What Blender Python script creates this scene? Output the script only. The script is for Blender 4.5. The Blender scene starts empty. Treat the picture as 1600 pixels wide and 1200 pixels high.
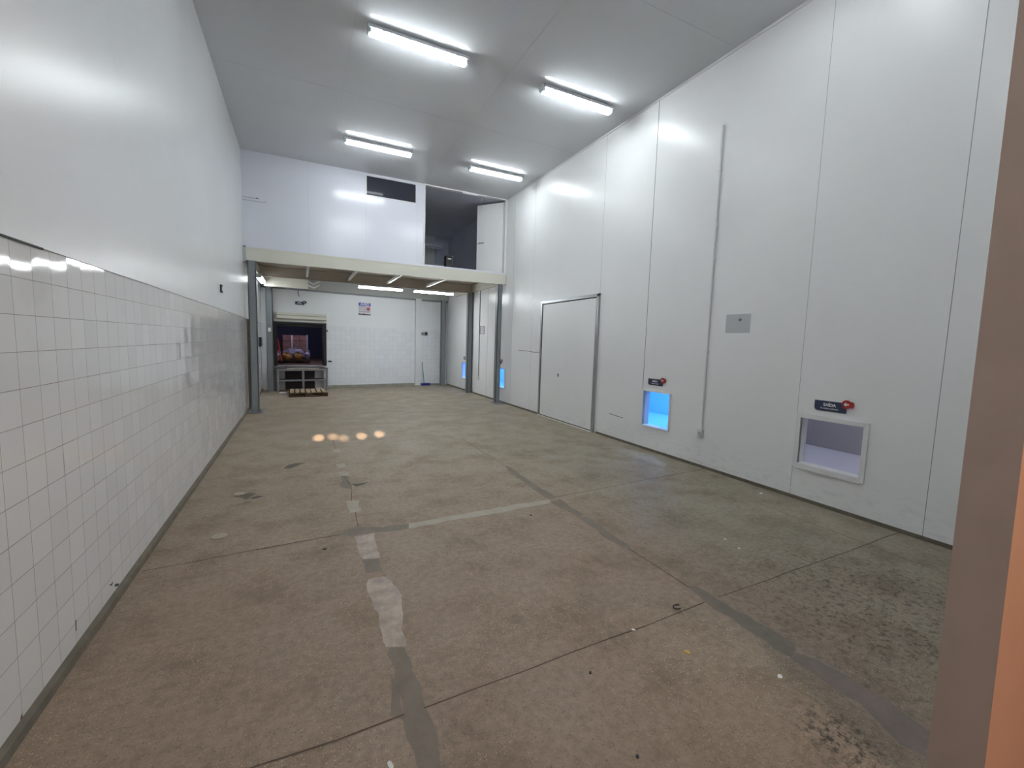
import bpy, bmesh, math, random
from mathutils import Matrix, Vector, noise
random.seed(7)
C = bpy.context.scene.collection
XL, XR, H = -1.025, 4.842, 5.269
YB = 14.5            # back wall meets the left wall here; it runs slightly askew
BANG = math.atan(0.15)
TB = Matrix.Translation((XL, YB, 0)) @ Matrix.Rotation(BANG, 4, 'Z')   # local frame of the back wall
UB = (XR - XL) / math.cos(BANG)

# ------------------------------------------------------------------ materials
def s2l(c):
    return tuple(((v/255)/12.92 if v/255 <= .04045 else ((v/255+.055)/1.055)**2.4) for v in c)

class NT:
    def __init__(s, name):
        s.m = bpy.data.materials.new(name); s.m.use_nodes = True
        s.t = s.m.node_tree; s.n = s.t.nodes; s.b = s.n['Principled BSDF']
        s.geo = None
    def new(s, typ, **kw):
        n = s.n.new(typ)
        for k, v in kw.items(): setattr(n, k, v)
        return n
    def lk(s, a, b): s.t.links.new(a, b)
    def put(s, sock, v):
        if isinstance(v, bpy.types.NodeSocket): s.lk(v, sock)
        else: sock.default_value = v
    def coord(s): 
        if s.geo is None: s.geo = s.new('ShaderNodeTexCoord')
        return s.geo.outputs['Object']
    def math(s, op, a, b=0.0, c=0.0, clamp=False):
        n = s.new('ShaderNodeMath', operation=op, use_clamp=clamp)
        for i, v in enumerate((a, b, c)): s.put(n.inputs[i], v)
        return n.outputs[0]
    def vmath(s, op, a, b=(0, 0, 0)):
        n = s.new('ShaderNodeVectorMath', operation=op)
        s.put(n.inputs[0], a); s.put(n.inputs[1], b)
        return n.outputs['Value'] if op in ('DISTANCE', 'LENGTH') else n.outputs[0]
    def scale(s, v, k):
        n = s.new('ShaderNodeVectorMath', operation='MULTIPLY'); s.put(n.inputs[0], v); n.inputs[1].default_value = k
        return n.outputs[0]
    def noise(s, vec, sc, det=4, rough=.55):
        n = s.new('ShaderNodeTexNoise'); s.lk(vec, n.inputs['Vector'])
        n.inputs['Scale'].default_value = sc; n.inputs['Detail'].default_value = det; n.inputs['Roughness'].default_value = rough
        return n.outputs['Fac']
    def ramp(s, f, a, b, lo=0., hi=1.):
        n = s.new('ShaderNodeMapRange', interpolation_type='SMOOTHSTEP')
        s.put(n.inputs[0], f)
        for i, v in enumerate((a, b, lo, hi)): n.inputs[i+1].default_value = v
        return n.outputs[0]
    def mix(s, f, a, b, blend='MIX'):
        n = s.new('ShaderNodeMix', data_type='RGBA', blend_type=blend)
        s.put(n.inputs[0], f)
        for i, v in ((6, a), (7, b)):
            s.put(n.inputs[i], (*v, 1) if isinstance(v, tuple) and len(v) == 3 else v)
        return n.outputs[2]
    def bump(s, h, strength, dist, normal=None):
        n = s.new('ShaderNodeBump'); n.inputs['Strength'].default_value = strength; n.inputs['Distance'].default_value = dist
        s.lk(h, n.inputs['Height'])
        if normal is not None: s.lk(normal, n.inputs['Normal'])
        return n.outputs[0]
    def sep(s, v):
        n = s.new('ShaderNodeSeparateXYZ'); s.lk(v, n.inputs[0]); return n.outputs
    def comb(s, x, y, z=0.):
        n = s.new('ShaderNodeCombineXYZ')
        for i, v in enumerate((x, y, z)): s.put(n.inputs[i], v)
        return n.outputs[0]
    def out(s, color=None, rough=None, normal=None, metal=None, spec=None):
        if color is not None: s.put(s.b.inputs['Base Color'], (*color, 1) if isinstance(color, tuple) and len(color) == 3 else color)
        if rough is not None: s.put(s.b.inputs['Roughness'], rough)
        if normal is not None: s.lk(normal, s.b.inputs['Normal'])
        if metal is not None: s.b.inputs['Metallic'].default_value = metal
        if spec is not None: s.b.inputs['Specular IOR Level'].default_value = spec
        return s.m

def plain(name, rgb, rough=.5, metal=0., var=.08, sc=6., bump=0., spec=.5):
    n = NT(name); c = s2l(rgb)
    f = n.noise(n.coord(), sc)
    col = n.mix(f, tuple(v*(1-var) for v in c), tuple(min(1, v*(1+var)) for v in c))
    nm = n.bump(n.noise(n.coord(), sc*8), bump, .002) if bump else None
    return n.out(col, rough, nm, metal, spec)

def panel_mat(name, rgb, rough, wav=.25, dirt=0.35, spec=.5):
    """painted insulated panel: gentle waviness, faint smudges and scuffs near the floor"""
    n = NT(name); c = s2l(rgb); co = n.coord()
    big = n.noise(co, .9, 3); fine = n.noise(n.scale(co, (1, 1, 3.)), 7, 5)
    col = n.mix(n.ramp(big, .3, .7), tuple(v*.97 for v in c), c)
    z = n.sep(co)[2]
    low = n.math('MULTIPLY', n.ramp(z, .0, .55, 1., 0.), n.ramp(fine, .48, .72))
    col = n.mix(n.math('MULTIPLY', low, dirt), col, s2l((120, 116, 108)))
    sm = n.math('MULTIPLY', n.ramp(n.noise(n.scale(co, (1, 1.2, .6)), .8, 5), .56, .74), .05)
    col = n.mix(sm, col, s2l((150, 150, 150)))
    h = n.noise(co, 1.3, 1)
    return n.out(col, rough, n.bump(h, wav, .02), None, spec)

def tile_mat(name, horiz, size, phase, top, rgb, grout, line=.018, gsc=1.0):
    """square glazed wall tiles up to z=top, smooth paint above; horiz = index of the horizontal axis"""
    n = NT(name); co = n.coord(); s = n.sep(co)
    a = n.math('DIVIDE', n.math('SUBTRACT', s[horiz], phase[0]), size[0])
    b = n.math('DIVIDE', n.math('SUBTRACT', s[2], phase[1]), size[1])
    fa = n.math('FRACT', a); fb = n.math('FRACT', b)
    da = n.math('MINIMUM', fa, n.math('SUBTRACT', 1., fa)); db = n.math('MINIMUM', fb, n.math('SUBTRACT', 1., fb))
    d = n.math('MINIMUM', n.math('MULTIPLY', da, 1.0), db)
    wob = n.math('MULTIPLY', n.math('SUBTRACT', n.noise(co, 5.), .5), line*.9)
    mort = n.ramp(n.math('ADD', d, wob), line*.45, line, 1., 0.)
    cell = n.comb(n.math('FLOOR', a), n.math('FLOOR', b))
    wn = n.new('ShaderNodeTexWhiteNoise', noise_dimensions='3D'); n.lk(cell, wn.inputs['Vector'])
    c = s2l(rgb)
    col = n.mix(wn.outputs['Value'], tuple(v*.95 for v in c), c)
    col = n.mix(n.math('MULTIPLY', mort, gsc), col, s2l(grout))
    stain = n.math('MULTIPLY', n.ramp(n.noise(co, 2.4, 6), .6, .75), .10)
    col = n.mix(stain, col, s2l((150, 146, 140)))
    tilt = n.vmath('ADD', n.new('ShaderNodeNewGeometry').outputs['Normal'],
                   n.scale(n.vmath('SUBTRACT', wn.outputs['Color'], (.5, .5, .5)), (.03,)*3))
    tilt = n.vmath('NORMALIZE', tilt)
    pil = n.math('MULTIPLY', n.math('POWER', d, .35), 1.)
    nm = n.bump(n.math('ADD', n.math('MULTIPLY', mort, -1.), n.math('MULTIPLY', n.noise(co, 9, 2), .5)), .25, .004, tilt)
    return n.out(col, n.math('ADD', .07, n.math('MULTIPLY', mort, .5)), nm)

def floor_mat():
    n = NT('worn_aggregate_concrete'); co = n.coord(); s = n.sep(co)
    big = n.noise(co, .55, 5, .6); mid = n.noise(co, 2.3, 6, .65); fine = n.noise(co, 22, 5, .7)
    brown = s2l((146, 128, 110)); grey = s2l((148, 138, 121)); pale = s2l((158, 147, 129)); dark = s2l((104, 88, 73))
    right = n.ramp(n.math('ADD', s[0], n.math('MULTIPLY', n.math('SUBTRACT', big, .5), 6.)), 1.2, 4.2)
    col = n.mix(right, brown, grey)  # own variation plus warm lamplight put into the browner near-left tone
    far = n.ramp(n.math('ADD', s[1], n.math('MULTIPLY', n.math('SUBTRACT', mid, .5), 4.)), 2.5, 8.)
    col = n.mix(n.math('MULTIPLY', far, .75), col, pale)
    col = n.mix(n.math('MULTIPLY', n.ramp(mid, .45, .75), n.math('MULTIPLY', n.ramp(s[1], 4., 9., .6, .12), 1.)), col, dark)
    col = n.mix(n.math('MULTIPLY', n.ramp(n.noise(n.scale(co, (1, .7, 1)), 1.1, 7, .65), .48, .74), .25), col, s2l((106, 104, 90)))
    col = n.mix(n.math('MULTIPLY', n.ramp(fine, .3, .75), .45), col, s2l((84, 72, 60)))
    # exposed stone chips, rubbed bare in places
    v = n.new('ShaderNodeTexVoronoi', feature='F1'); n.lk(co, v.inputs['Vector']); v.inputs['Scale'].default_value = 105
    vs = n.sep(v.outputs['Color'])
    area = n.ramp(n.noise(co, 1.1, 5, .6), .36, .64, .2, 1.)
    chip = n.math('MULTIPLY', n.math('MULTIPLY', n.ramp(v.outputs['Distance'], .18, .42, 1., 0.), n.ramp(vs[0], .55, .85)), area)
    col = n.mix(n.math('MULTIPLY', chip, .8), col, s2l((196, 178, 152)))
    v2 = n.new('ShaderNodeTexVoronoi', feature='F1'); n.lk(co, v2.inputs['Vector']); v2.inputs['Scale'].default_value = 210
    v2s = n.sep(v2.outputs['Color'])
    c2 = n.math('MULTIPLY', n.math('MULTIPLY', n.ramp(v2.outputs['Distance'], .15, .42, 1., 0.), n.ramp(v2s[0], .6, .8)), area)
    col = n.mix(n.math('MULTIPLY', c2, .6), col, s2l((180, 162, 138)))
    p2 = n.math('MULTIPLY', n.ramp(v2.outputs['Distance'], .15, .45, 1., 0.), n.ramp(v2s[1], .6, .8))
    col = n.mix(n.math('MULTIPLY', p2, .6), col, s2l((70, 60, 50)))
    pit = n.math('MULTIPLY', n.ramp(v.outputs['Distance'], .15, .4, 1., 0.), n.ramp(vs[1], .75, .92))
    col = n.mix(n.math('MULTIPLY', pit, .75), col, s2l((62, 52, 44)))
    # oily dirt on the right, beside the doorway
    dd = n.vmath('DISTANCE', n.scale(co, (1, 1.1, 1)), (3.3, 1.35, 0))
    dirt = n.math('MULTIPLY', n.ramp(dd, .2, 1.5, 1., 0.), n.ramp(n.noise(co, 24, 7, .8), .5, .6))
    d2 = n.vmath('DISTANCE', co, (2.0, .86, 0))
    dirt = n.math('MAXIMUM', dirt, n.math('MULTIPLY', n.ramp(d2, .03, .28, 1.2, 0.), n.ramp(n.noise(co, 30, 7, .8), .48, .58)))
    d3 = n.vmath('DISTANCE', n.scale(co, (1, .6, 1)), (-.5, 2.92, 0))
    dirt = n.math('MAXIMUM', dirt, n.math('MULTIPLY', n.ramp(d3, .02, .2, 1., 0.), n.ramp(n.noise(co, 7, 4), .47, .62)))
    col = n.mix(n.math('MULTIPLY', dirt, .75), col, s2l((44, 38, 32)))
    h = n.math('ADD', n.math('MULTIPLY', fine, .6), n.math('MULTIPLY', n.math('SUBTRACT', chip, pit), .4))
    return n.out(col, n.ramp(mid, .3, .7, .42, .68), n.bump(h, .35, .006), None, .35)

def patch_mat(name, rgb, rough=.6, var=.16, chips=False):
    n = NT(name); co = n.coord(); c = s2l(rgb)
    f = n.noise(co, 7, 6, .65); g = n.noise(co, 45, 4)
    col = n.mix(n.ramp(f, .3, .7), tuple(v*(1-var) for v in c), tuple(v*(1+var) for v in c))
    col = n.mix(n.math('MULTIPLY', n.ramp(g, .55, .75), .3), col, tuple(v*.6 for v in c))
    return n.out(col, rough, n.bump(n.math('ADD', f, n.math('MULTIPLY', g, .3)), .4, .006), None, .35)

def glow(name, rgb, k):
    n = NT(name); n.out((.9, .9, .9), .4)
    n.b.inputs['Emission Color'].default_value = (*rgb, 1); n.b.inputs['Emission Strength'].default_value = k
    return n.m

def glass_mat(name, rgb, rough=.05, alpha_mix=.8):
    """thin clear sheet: mostly straight-through with a glossy skin"""
    n = NT(name); n.n.remove(n.b)
    tr = n.new('ShaderNodeBsdfTransparent'); tr.inputs[0].default_value = (*rgb, 1)
    gl = n.new('ShaderNodeBsdfGlossy'); gl.inputs['Roughness'].default_value = rough
    fc = n.new('ShaderNodeLayerWeight').outputs['Facing']
    mx = n.new('ShaderNodeMixShader'); n.lk(n.math('ADD', n.math('MULTIPLY', n.math('POWER', fc, 5.), .6), .035), mx.inputs[0]); n.lk(tr.outputs[0], mx.inputs[1]); n.lk(gl.outputs[0], mx.inputs[2])
    n.lk(mx.outputs[0], n.n['Material Output'].inputs[0])
    return n.m

M = {}
M['panel_right'] = panel_mat('white_wall_panel', (236, 237, 238), .3, .25, .16, .35)
M['panel_left'] = panel_mat('white_upper_panel', (231, 233, 235), .3, .3, 0.)
M['panel_mezz'] = panel_mat('bluish_white_panel', (224, 226, 236), .17, .12, 0., .4)
M['ceiling'] = panel_mat('glossy_white_ceiling_panel', (214, 217, 221), .11, .0, 0., .3)
M['tile_left'] = tile_mat('white_glazed_wall_tile', 1, (.1555, .1503), (2.434, 0.), 1.954, (232, 231, 232), (138, 132, 128), .012)
M['tile_back'] = tile_mat('white_back_wall_tile', 0, (.1555, .1503), (.02, .02), 1.96, (228, 231, 236), (176, 176, 182), .014, .8)
M['paint_back'] = panel_mat('white_back_wall_paint', (226, 229, 231), .35, .15, 0.)
M['floor'] = floor_mat()
M['plaster'] = patch_mat('pale_repair_plaster', (162, 150, 140), .7, .25)
M['mortar'] = patch_mat('grey_repair_mortar', (116, 107, 97), .65, .1)
M['mortar2'] = patch_mat('green_grey_repair_mortar', (156, 148, 135), .6, .1)
M['mortar3'] = patch_mat('grey_violet_repair_mortar', (122, 109, 102), .6, .1)
M['joint'] = patch_mat('dirty_floor_joint', (82, 72, 61), .8)
M['blot'] = patch_mat('dark_oil_mark', (60, 50, 42), .5)
M['curb'] = patch_mat('grubby_cement_skirting', (104, 98, 86), .8)
M['curb_back'] = patch_mat('pale_cement_skirting', (150, 150, 140), .8)
M['cream'] = plain('cream_painted_steel', (214, 212, 200), .45, 0, .05, 3)
M['rear_grey'] = plain('grey_painted_beam', (168, 170, 166), .5, 0, .05, 3)
M['soffit'] = plain('brownish_deck_board', (176, 166, 152), .6, 0, .1, 2)
M['post'] = plain('grey_painted_steel', (124, 130, 134), .4, 0, .06, 4)
M['white_trim'] = plain('white_painted_trim', (222, 223, 224), .35, 0, .03)
M['white_plastic'] = plain('white_plastic', (225, 226, 228), .35, 0, .03)
M['alu'] = plain('brushed_aluminium', (176, 178, 180), .3, .85, .06, 20)
M['dark_gap'] = plain('dark_gasket', (46, 46, 48), .6)
M['black'] = plain('black_plastic', (22, 22, 24), .45)
M['rubber'] = plain('dark_rubber_bumper', (42, 40, 42), .85, 0, .15, 8, .1)
M['lamp_body'] = plain('grey_lamp_tray', (214, 217, 220), .4)
M['clear_cap'] = plain('frosted_lamp_cap', (215, 228, 232), .25)
M['glow'] = glow('lit_lamp_diffuser', (.915, .975, 1.0), 44)
M['navy'] = plain('navy_sign_panel', (40, 50, 78), .4)
M['red'] = plain('red_sign_badge', (160, 34, 38), .4)
M['white_ink'] = plain('white_sign_ink', (235, 236, 240), .5)
M['poster_blue'] = plain('blue_poster_ink', (66, 74, 170), .5)
M['poster_paper'] = plain('poster_paper', (214, 208, 216), .6)
M['poster_grey'] = plain('grey_poster_ink', (120, 118, 140), .6)
M['poster_red'] = plain('red_poster_ink', (190, 90, 96), .6)
M['poster_black'] = plain('black_poster_ink', (50, 50, 58), .6)
M['steel'] = plain('worn_galvanised_steel', (130, 131, 138), .42, .5, .15, 10)
M['deck'] = plain('dark_steel_plate', (66, 62, 60), .6, .2, .2, 8, .3)
M['deck_pale'] = patch_mat('scraped_dock_edge', (150, 142, 132), .7, .25)
M['wood'] = patch_mat('weathered_pallet_wood', (156, 137, 110), .8, .2)
M['wood_dark'] = patch_mat('dark_pallet_wood', (74, 58, 46), .8, .2)
M['bay_navy'] = plain('navy_bay_wall', (48, 50, 84), .6, 0, .1, 1)
M['bay_floor'] = plain('brown_bay_floor', (88, 66, 62), .7, 0, .2, 3)
M['carton'] = patch_mat('brown_cartons', (150, 112, 100), .8, .25)
M['sack'] = patch_mat('mesh_sack_of_produce', (150, 108, 58), .8, .3)
M['bag'] = plain('clear_plastic_bag', (140, 134, 156), .18, 0, .2, 9, .5)
M['wrap'] = glass_mat('stretch_wrap', (.86, .84, .92), .25)
M['orange'] = plain('orange_red_paint', (214, 66, 40), .4)
M['green'] = plain('green_broom_handle', (30, 110, 92), .4)
M['blue'] = plain('blue_plastic', (36, 50, 140), .4)
M['darkroom'] = plain('dark_grey_room', (194, 200, 218), .6, 0, .1, 1)
M['darkroom_low_lit'] = plain('lit_room_lower', (228, 231, 240), .6, 0, .1, 1)  # light on the lower back wall put into a paler tone
M['darkglass'] = plain('dark_window_glass', (52, 54, 64), .06, 0, .02)
M['blue_room'] = plain('pale_blue_chamber', (140, 200, 250), .5, 0, .02)
M['lilac_room'] = plain('lilac_chamber_wall', (158, 155, 160), .5, 0, .04)
M['lilac_floor'] = plain('pale_chamber_belt', (205, 205, 222), .4, 0, .03)
M['pane'] = glass_mat('hatch_pane', (.95, .96, .98), .04)
M['rust'] = plain('rust_mark', (110, 66, 48), .7)
M['seam'] = plain('grey_panel_seam', (150, 152, 156), .6)
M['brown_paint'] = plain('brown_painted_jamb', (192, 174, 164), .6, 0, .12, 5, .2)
M['peach_lit'] = plain('peach_lit_wall', (246, 188, 156), .6, 0, .08, 4)  # wall paint with warm lamplight partly put into its peach tone
M['paper'] = plain('white_paper', (222, 222, 220), .7)
M['yellow_leaf'] = plain('dry_yellow_leaf', (186, 152, 88), .7)
M['disc'] = plain('worn_metal_disc', (158, 146, 128), .45, .3, .15, 30)
M['plate_grey'] = plain('grey_wall_plate', (186, 189, 192), .4, 0, .03)

# ------------------------------------------------------------------ mesh helpers
def NB(): return bmesh.new()
def box(bm, x0, y0, z0, x1, y1, z1, mi=0, bev=0.):
    x0, x1 = sorted((x0, x1)); y0, y1 = sorted((y0, y1)); z0, z1 = sorted((z0, z1))
    vs = [bm.verts.new(p) for p in ((x0,y0,z0),(x1,y0,z0),(x1,y1,z0),(x0,y1,z0),(x0,y0,z1),(x1,y0,z1),(x1,y1,z1),(x0,y1,z1))]
    fs = [bm.faces.new([vs[i] for i in f]) for f in ((0,3,2,1),(4,5,6,7),(0,1,5,4),(1,2,6,5),(2,3,7,6),(3,0,4,7))]
    for f in fs: f.material_index = mi
    if bev:
        es = {e for f in fs for e in f.edges}
        r = bmesh.ops.bevel(bm, geom=list(es), offset=bev, segments=2, profile=.6, affect='EDGES')
        for f in r['faces']: f.material_index = mi
    return fs
def prism(bm, pts, a, b, axis='z', mi=0):
    """extrude a 2-D outline between a and b along axis"""
    def P(p, t):
        return {'z': (p[0], p[1], t), 'x': (t, p[0], p[1]), 'y': (p[0], t, p[1])}[axis]
    lo = [bm.verts.new(P(p, a)) for p in pts]; hi = [bm.verts.new(P(p, b)) for p in pts]
    n = len(pts); fs = [bm.faces.new(lo), bm.faces.new(hi)]
    for i in range(n): fs.append(bm.faces.new((lo[i], lo[(i+1) % n], hi[(i+1) % n], hi[i])))
    for f in fs: f.material_index = mi
    bmesh.ops.recalc_face_normals(bm, faces=fs)
def tube(bm, p, q, r, n=14, mi=0):
    p, q = Vector(p), Vector(q); d = q-p
    m = Matrix.Translation((p+q)/2) @ d.to_track_quat('Z', 'Y').to_matrix().to_4x4()
    g = bmesh.ops.create_cone(bm, cap_ends=True, segments=n, radius1=r, radius2=r, depth=d.length, matrix=m)
    for v in g['verts']:
        for f in v.link_faces: f.material_index = mi
def disc(n, r, cx=0, cy=0, ry=None, jit=0.):
    ry = ry or r
    return [(cx+math.cos(2*math.pi*i/n)*r*(1+random.uniform(-jit, jit)), cy+math.sin(2*math.pi*i/n)*ry*(1+random.uniform(-jit, jit))) for i in range(n)]
def flat(bm, pts, z, mi):
    f = bm.faces.new([bm.verts.new((x, y, z)) for x, y in pts]); f.material_index = mi
    f.normal_update()
    if f.normal.z < 0: f.normal_flip()
def strip(a, b, w):
    a, b = Vector(a), Vector(b); d = (b-a).normalized(); n = Vector((-d.y, d.x))*w/2
    return [tuple(a+n), tuple(b+n), tuple(b-n), tuple(a-n)]
def obj(name, bm, mats, parent=None, smooth=False):
    me = bpy.data.meshes.new(name); bm.normal_update(); bm.to_mesh(me); bm.free()
    for m in (mats if isinstance(mats, (list, tuple)) else [mats]): me.materials.append(M[m] if isinstance(m, str) else m)
    if smooth:
        for p in me.polygons: p.use_smooth = True
    o = bpy.data.objects.new(name, me); C.objects.link(o)
    if parent is not None: o.parent = parent
    return o
def tag(o, label, cat, group=None):
    o['label'] = label; o['category'] = cat
    if group: o['group'] = group
    return o
def thing(name, label, cat, loc=(0, 0, 0), mat=None, group=None):
    o = bpy.data.objects.new(name, None); C.objects.link(o); o.empty_display_size = .1
    o.matrix_world = mat if mat is not None else Matrix.Translation(loc)
    return tag(o, label, cat, group)
def struct(name, bm, mats, mat=None, label=None):
    o = obj(name, bm, mats); o['kind'] = 'structure'
    if mat is not None: o.matrix_world = mat
    if label: o['label'] = label; 
    return o
def dup(root, mat, label, group=None):
    r = root.copy(); C.objects.link(r); r.matrix_world = mat; r['label'] = label
    if group: r['group'] = group
    for ch in root.children:
        c = ch.copy(); C.objects.link(c); c.parent = r
        for g in ch.children:
            d = g.copy(); C.objects.link(d); d.parent = c
    return r
def text(body, size, parent, mat, name='lettering', x=0, y=0, z=0, align='CENTER', bold=0., sx=1.):
    cu = bpy.data.curves.new(name, 'FONT'); cu.body = body; cu.size = size; cu.align_x = align; cu.align_y = 'CENTER'
    cu.extrude = .0006; cu.offset = bold
    t = bpy.data.objects.new(name, cu); C.objects.link(t)
    bpy.context.view_layer.update()
    me = bpy.data.meshes.new_from_object(t.evaluated_get(bpy.context.evaluated_depsgraph_get()))
    bpy.data.objects.remove(t); me.name = name
    me.transform(Matrix.Translation((x, y, z)) @ Matrix.Diagonal((sx, 1, 1, 1)))
    me.materials.clear(); me.materials.append(M[mat])
    o = bpy.data.objects.new(name, me); C.objects.link(o); o.parent = parent
    return o
def wall_with_holes(bm, u0, u1, z0, z1, holes, place, t, mi=0, mir=1):
    """solid wall slab in (u, z); place(u, z, d) gives the point at depth d behind the face"""
    us = sorted({u0, u1, *[h[0] for h in holes], *[h[1] for h in holes]}); zs = sorted({z0, z1, *[h[2] for h in holes], *[h[3] for h in holes]})
    inh = lambda u, z: any(h[0] < u < h[1] and h[2] < z < h[3] for h in holes)
    solid = {}
    for i in range(len(us)-1):
        for j in range(len(zs)-1): solid[i, j] = not inh((us[i]+us[i+1])/2, (zs[j]+zs[j+1])/2)
    V = {}
    def v(i, j, d):
        if (i, j, d) not in V: V[i, j, d] = bm.verts.new(place(us[i], zs[j], d*t))
        return V[i, j, d]
    for (i, j), s in solid.items():
        if not s: continue
        f = bm.faces.new((v(i,j,0), v(i+1,j,0), v(i+1,j+1,0), v(i,j+1,0))); f.material_index = mi
        f = bm.faces.new((v(i,j,1), v(i,j+1,1), v(i+1,j+1,1), v(i+1,j,1))); f.material_index = mir
        for (di, dj, a, b) in ((-1,0,(i,j),(i,j+1)), (1,0,(i+1,j+1),(i+1,j)), (0,-1,(i+1,j),(i,j)), (0,1,(i,j+1),(i+1,j+1))):
            if not solid.get((i+di, j+dj), False):
                f = bm.faces.new((v(*a,0), v(*b,0), v(*b,1), v(*a,1))); f.material_index = mir
    bmesh.ops.recalc_face_normals(bm, faces=bm.faces)

# ------------------------------------------------------------------ setting: floor
bm = NB()
flat(bm, [(-6, -5), (XR+.2, -5), (XR+.2, 15.6), (-6, 15.6)], 0, 0)
FM = ['floor', 'plaster', 'mortar', 'mortar2', 'mortar3', 'joint', 'blot']
def rough_poly(pts, z, mi, j=.012, sub=6):
    out = []
    for i, p in enumerate(pts):
        q = pts[(i+1) % len(pts)]; L = math.dist(p, q); k = max(1, int(L/.06))
        for s in range(k):
            t = s/k; out.append((p[0]+(q[0]-p[0])*t+random.uniform(-j, j), p[1]+(q[1]-p[1])*t+random.uniform(-j, j)))
    flat(bm, out, z, mi)
for mi, pts in ((1, [(.37,3.57),(.53,3.57),(.5,3.13),(.38,3.16)]), (2, [(.38,3.16),(.49,3.13),(.485,2.93),(.38,2.94)]),
    (1, [(.37,2.87),(.48,2.86),(.53,2.79),(.54,2.6),(.47,2.13),(.38,2.16),(.39,2.46),(.36,2.64)]),
    (2, [(.38,2.16),(.47,2.13),(.475,1.89),(.465,1.7),(.47,1.56),(.46,1.42),(.46,.5),(.36,.5),(.36,1.47),(.37,1.67),(.38,1.85)]),
    (2, [(.37,1.96),(.378,1.85),(.368,1.69),(.33,1.74),(.34,1.85)]), (3, [(.39,4.39),(.49,4.36),(.48,4.07),(.38,4.07)]),
    (2, [(.4,5.24),(.48,5.22),(.47,4.73),(.37,4.83)]), (3, [(.38,5.76),(.49,5.78),(.48,5.6),(.38,5.58)]),
    (3, [(.40,6.58),(.5,6.6),(.5,6.36),(.38,6.36)]), (3, [(.38,5.41),(.5,5.39),(.49,5.26),(.38,5.25)]),
    (2, [(.24,3.64),(.42,3.74),(.62,3.66),(.83,3.64),(.8,3.54),(.6,3.55),(.33,3.59)]),
    (3, [(.83,3.64),(1.2,3.68),(1.72,3.69),(2.3,3.71),(2.25,3.61),(1.66,3.57),(1.16,3.57),(.8,3.54)]),
    (2, [(2.36,5.0),(2.41,4.9),(2.38,4.22),(2.39,3.81),(2.38,3.7),(2.28,3.70),(2.28,3.92),(2.3,4.58)]),
    (2, [(2.26,3.63),(2.41,3.68),(2.37,3.22),(2.3,3.22)]), (2, [(2.31,3.2),(2.38,3.18),(2.36,2.88),(2.35,2.52),(2.29,2.54),(2.27,2.79)]),
    (2, [(2.32,1.97),(2.38,1.91),(2.39,1.72),(2.40,1.51),(2.43,1.3),(2.35,1.25),(2.28,1.25),(2.28,1.44),(2.275,1.75)]),
    (4, [(2.35,1.25),(2.41,1.16),(2.42,1.03),(2.43,.89),(2.36,.6),(2.24,.5),(2.2,.75),(2.28,.92),(2.27,1.16),(2.28,1.25)])):
    rough_poly(pts, .0012, mi)
for a, b, w in (((-.98,3.55),(.26,3.64),.014), ((2.38,3.73),(4.84,3.92),.014), ((2.32,2.53),(2.32,1.94),.014), ((-.98,1.71),(.38,1.71),.012),
    ((.46,1.71),(2.27,1.765),.012), ((2.41,1.77),(4.84,1.815),.012), ((2.34,7.69),(4.84,8.07),.02), ((4.1,7.0),(4.33,3.74),.008),
    ((4.33,3.74),(4.24,1.0),.008), ((.43,5.2),(.47,4.83),.012), ((.47,4.83),(.43,4.38),.01), ((.43,4.07),(.42,3.74),.01),
    ((2.36,6.6),(2.38,5.0),.012), ((-.98,5.62),(.4,5.66),.01), ((.43,7.2),(.43,6.6),.01)):
    L = math.dist(a, b); k = max(2, int(L/.25)); pts = [(a[0]+(b[0]-a[0])*i/k+random.uniform(-.004,.004), a[1]+(b[1]-a[1])*i/k+random.uniform(-.006,.006)) for i in range(k+1)]
    for i in range(k): flat(bm, strip(pts[i], pts[i+1], w*random.uniform(.5, .85)), .002, 5)
for pts in ([(-.22,5.77),(-.16,5.92),(-.08,5.98),(.03,5.97),(-.06,5.85),(-.14,5.76)], [(.47,4.92),(.52,4.81),(.6,4.85),(.67,4.92),(.56,4.89)],
            [(-.44,4.77),(-.34,4.83),(-.40,4.86),(-.48,4.82)]):
    rough_poly(pts, .0016, 6, .006)
floor = struct('floor', bm, FM)

# ------------------------------------------------------------------ setting: walls and ceiling
bm = NB(); box(bm, XL-.15, .38, H, XR+.15, 15.7, H+.12)
for y in (3.9, 7.3): box(bm, XL, y-.002, H-.0015, XR, y+.002, H+.01, 1)
for x in (.62, 2.62): box(bm, x-.002, .5, H-.0015, x+.002, 10.4, H+.01, 1)
struct('ceiling', bm, ['ceiling', 'plate_grey'])
bm = NB(); box(bm, XL-.15, .6, 0, XL, 14.9, 1.954, 0); box(bm, XL-.15, .6, 1.954, XL+.006, 14.9, H, 1)
for y0, y1 in ((1.0, 2.68),): box(bm, XL, y0, 1.948, XL+.0068, y1, 1.956, 2)
prism(bm, [(2.262,.012), (2.276,.014), (2.279,.04), (2.272,.065), (2.262,.05)], XL-.001, XL+.0007, 'x', 3)
for pts in ([(3.16,.125),(3.2,.10),(3.23,.11),(3.19,.115)], [(3.24,.07),(3.30,.045),(3.31,.055),(3.25,.085)], [(2.75,.165),(2.757,.16),(2.752,.105),(2.745,.11)]): prism(bm, pts, XL-.001, XL+.0007, 'x', 2)
struct('wall_left', bm, ['tile_left', 'panel_left', 'dark_gap', 'rust'])
bm = NB(); prism(bm, [(XL, 0), (XL+.03, 0), (XL+.022, .03), (XL, .045)], .6, 14.5, 'y'); struct('baseboard_left', bm, 'curb')

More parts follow.
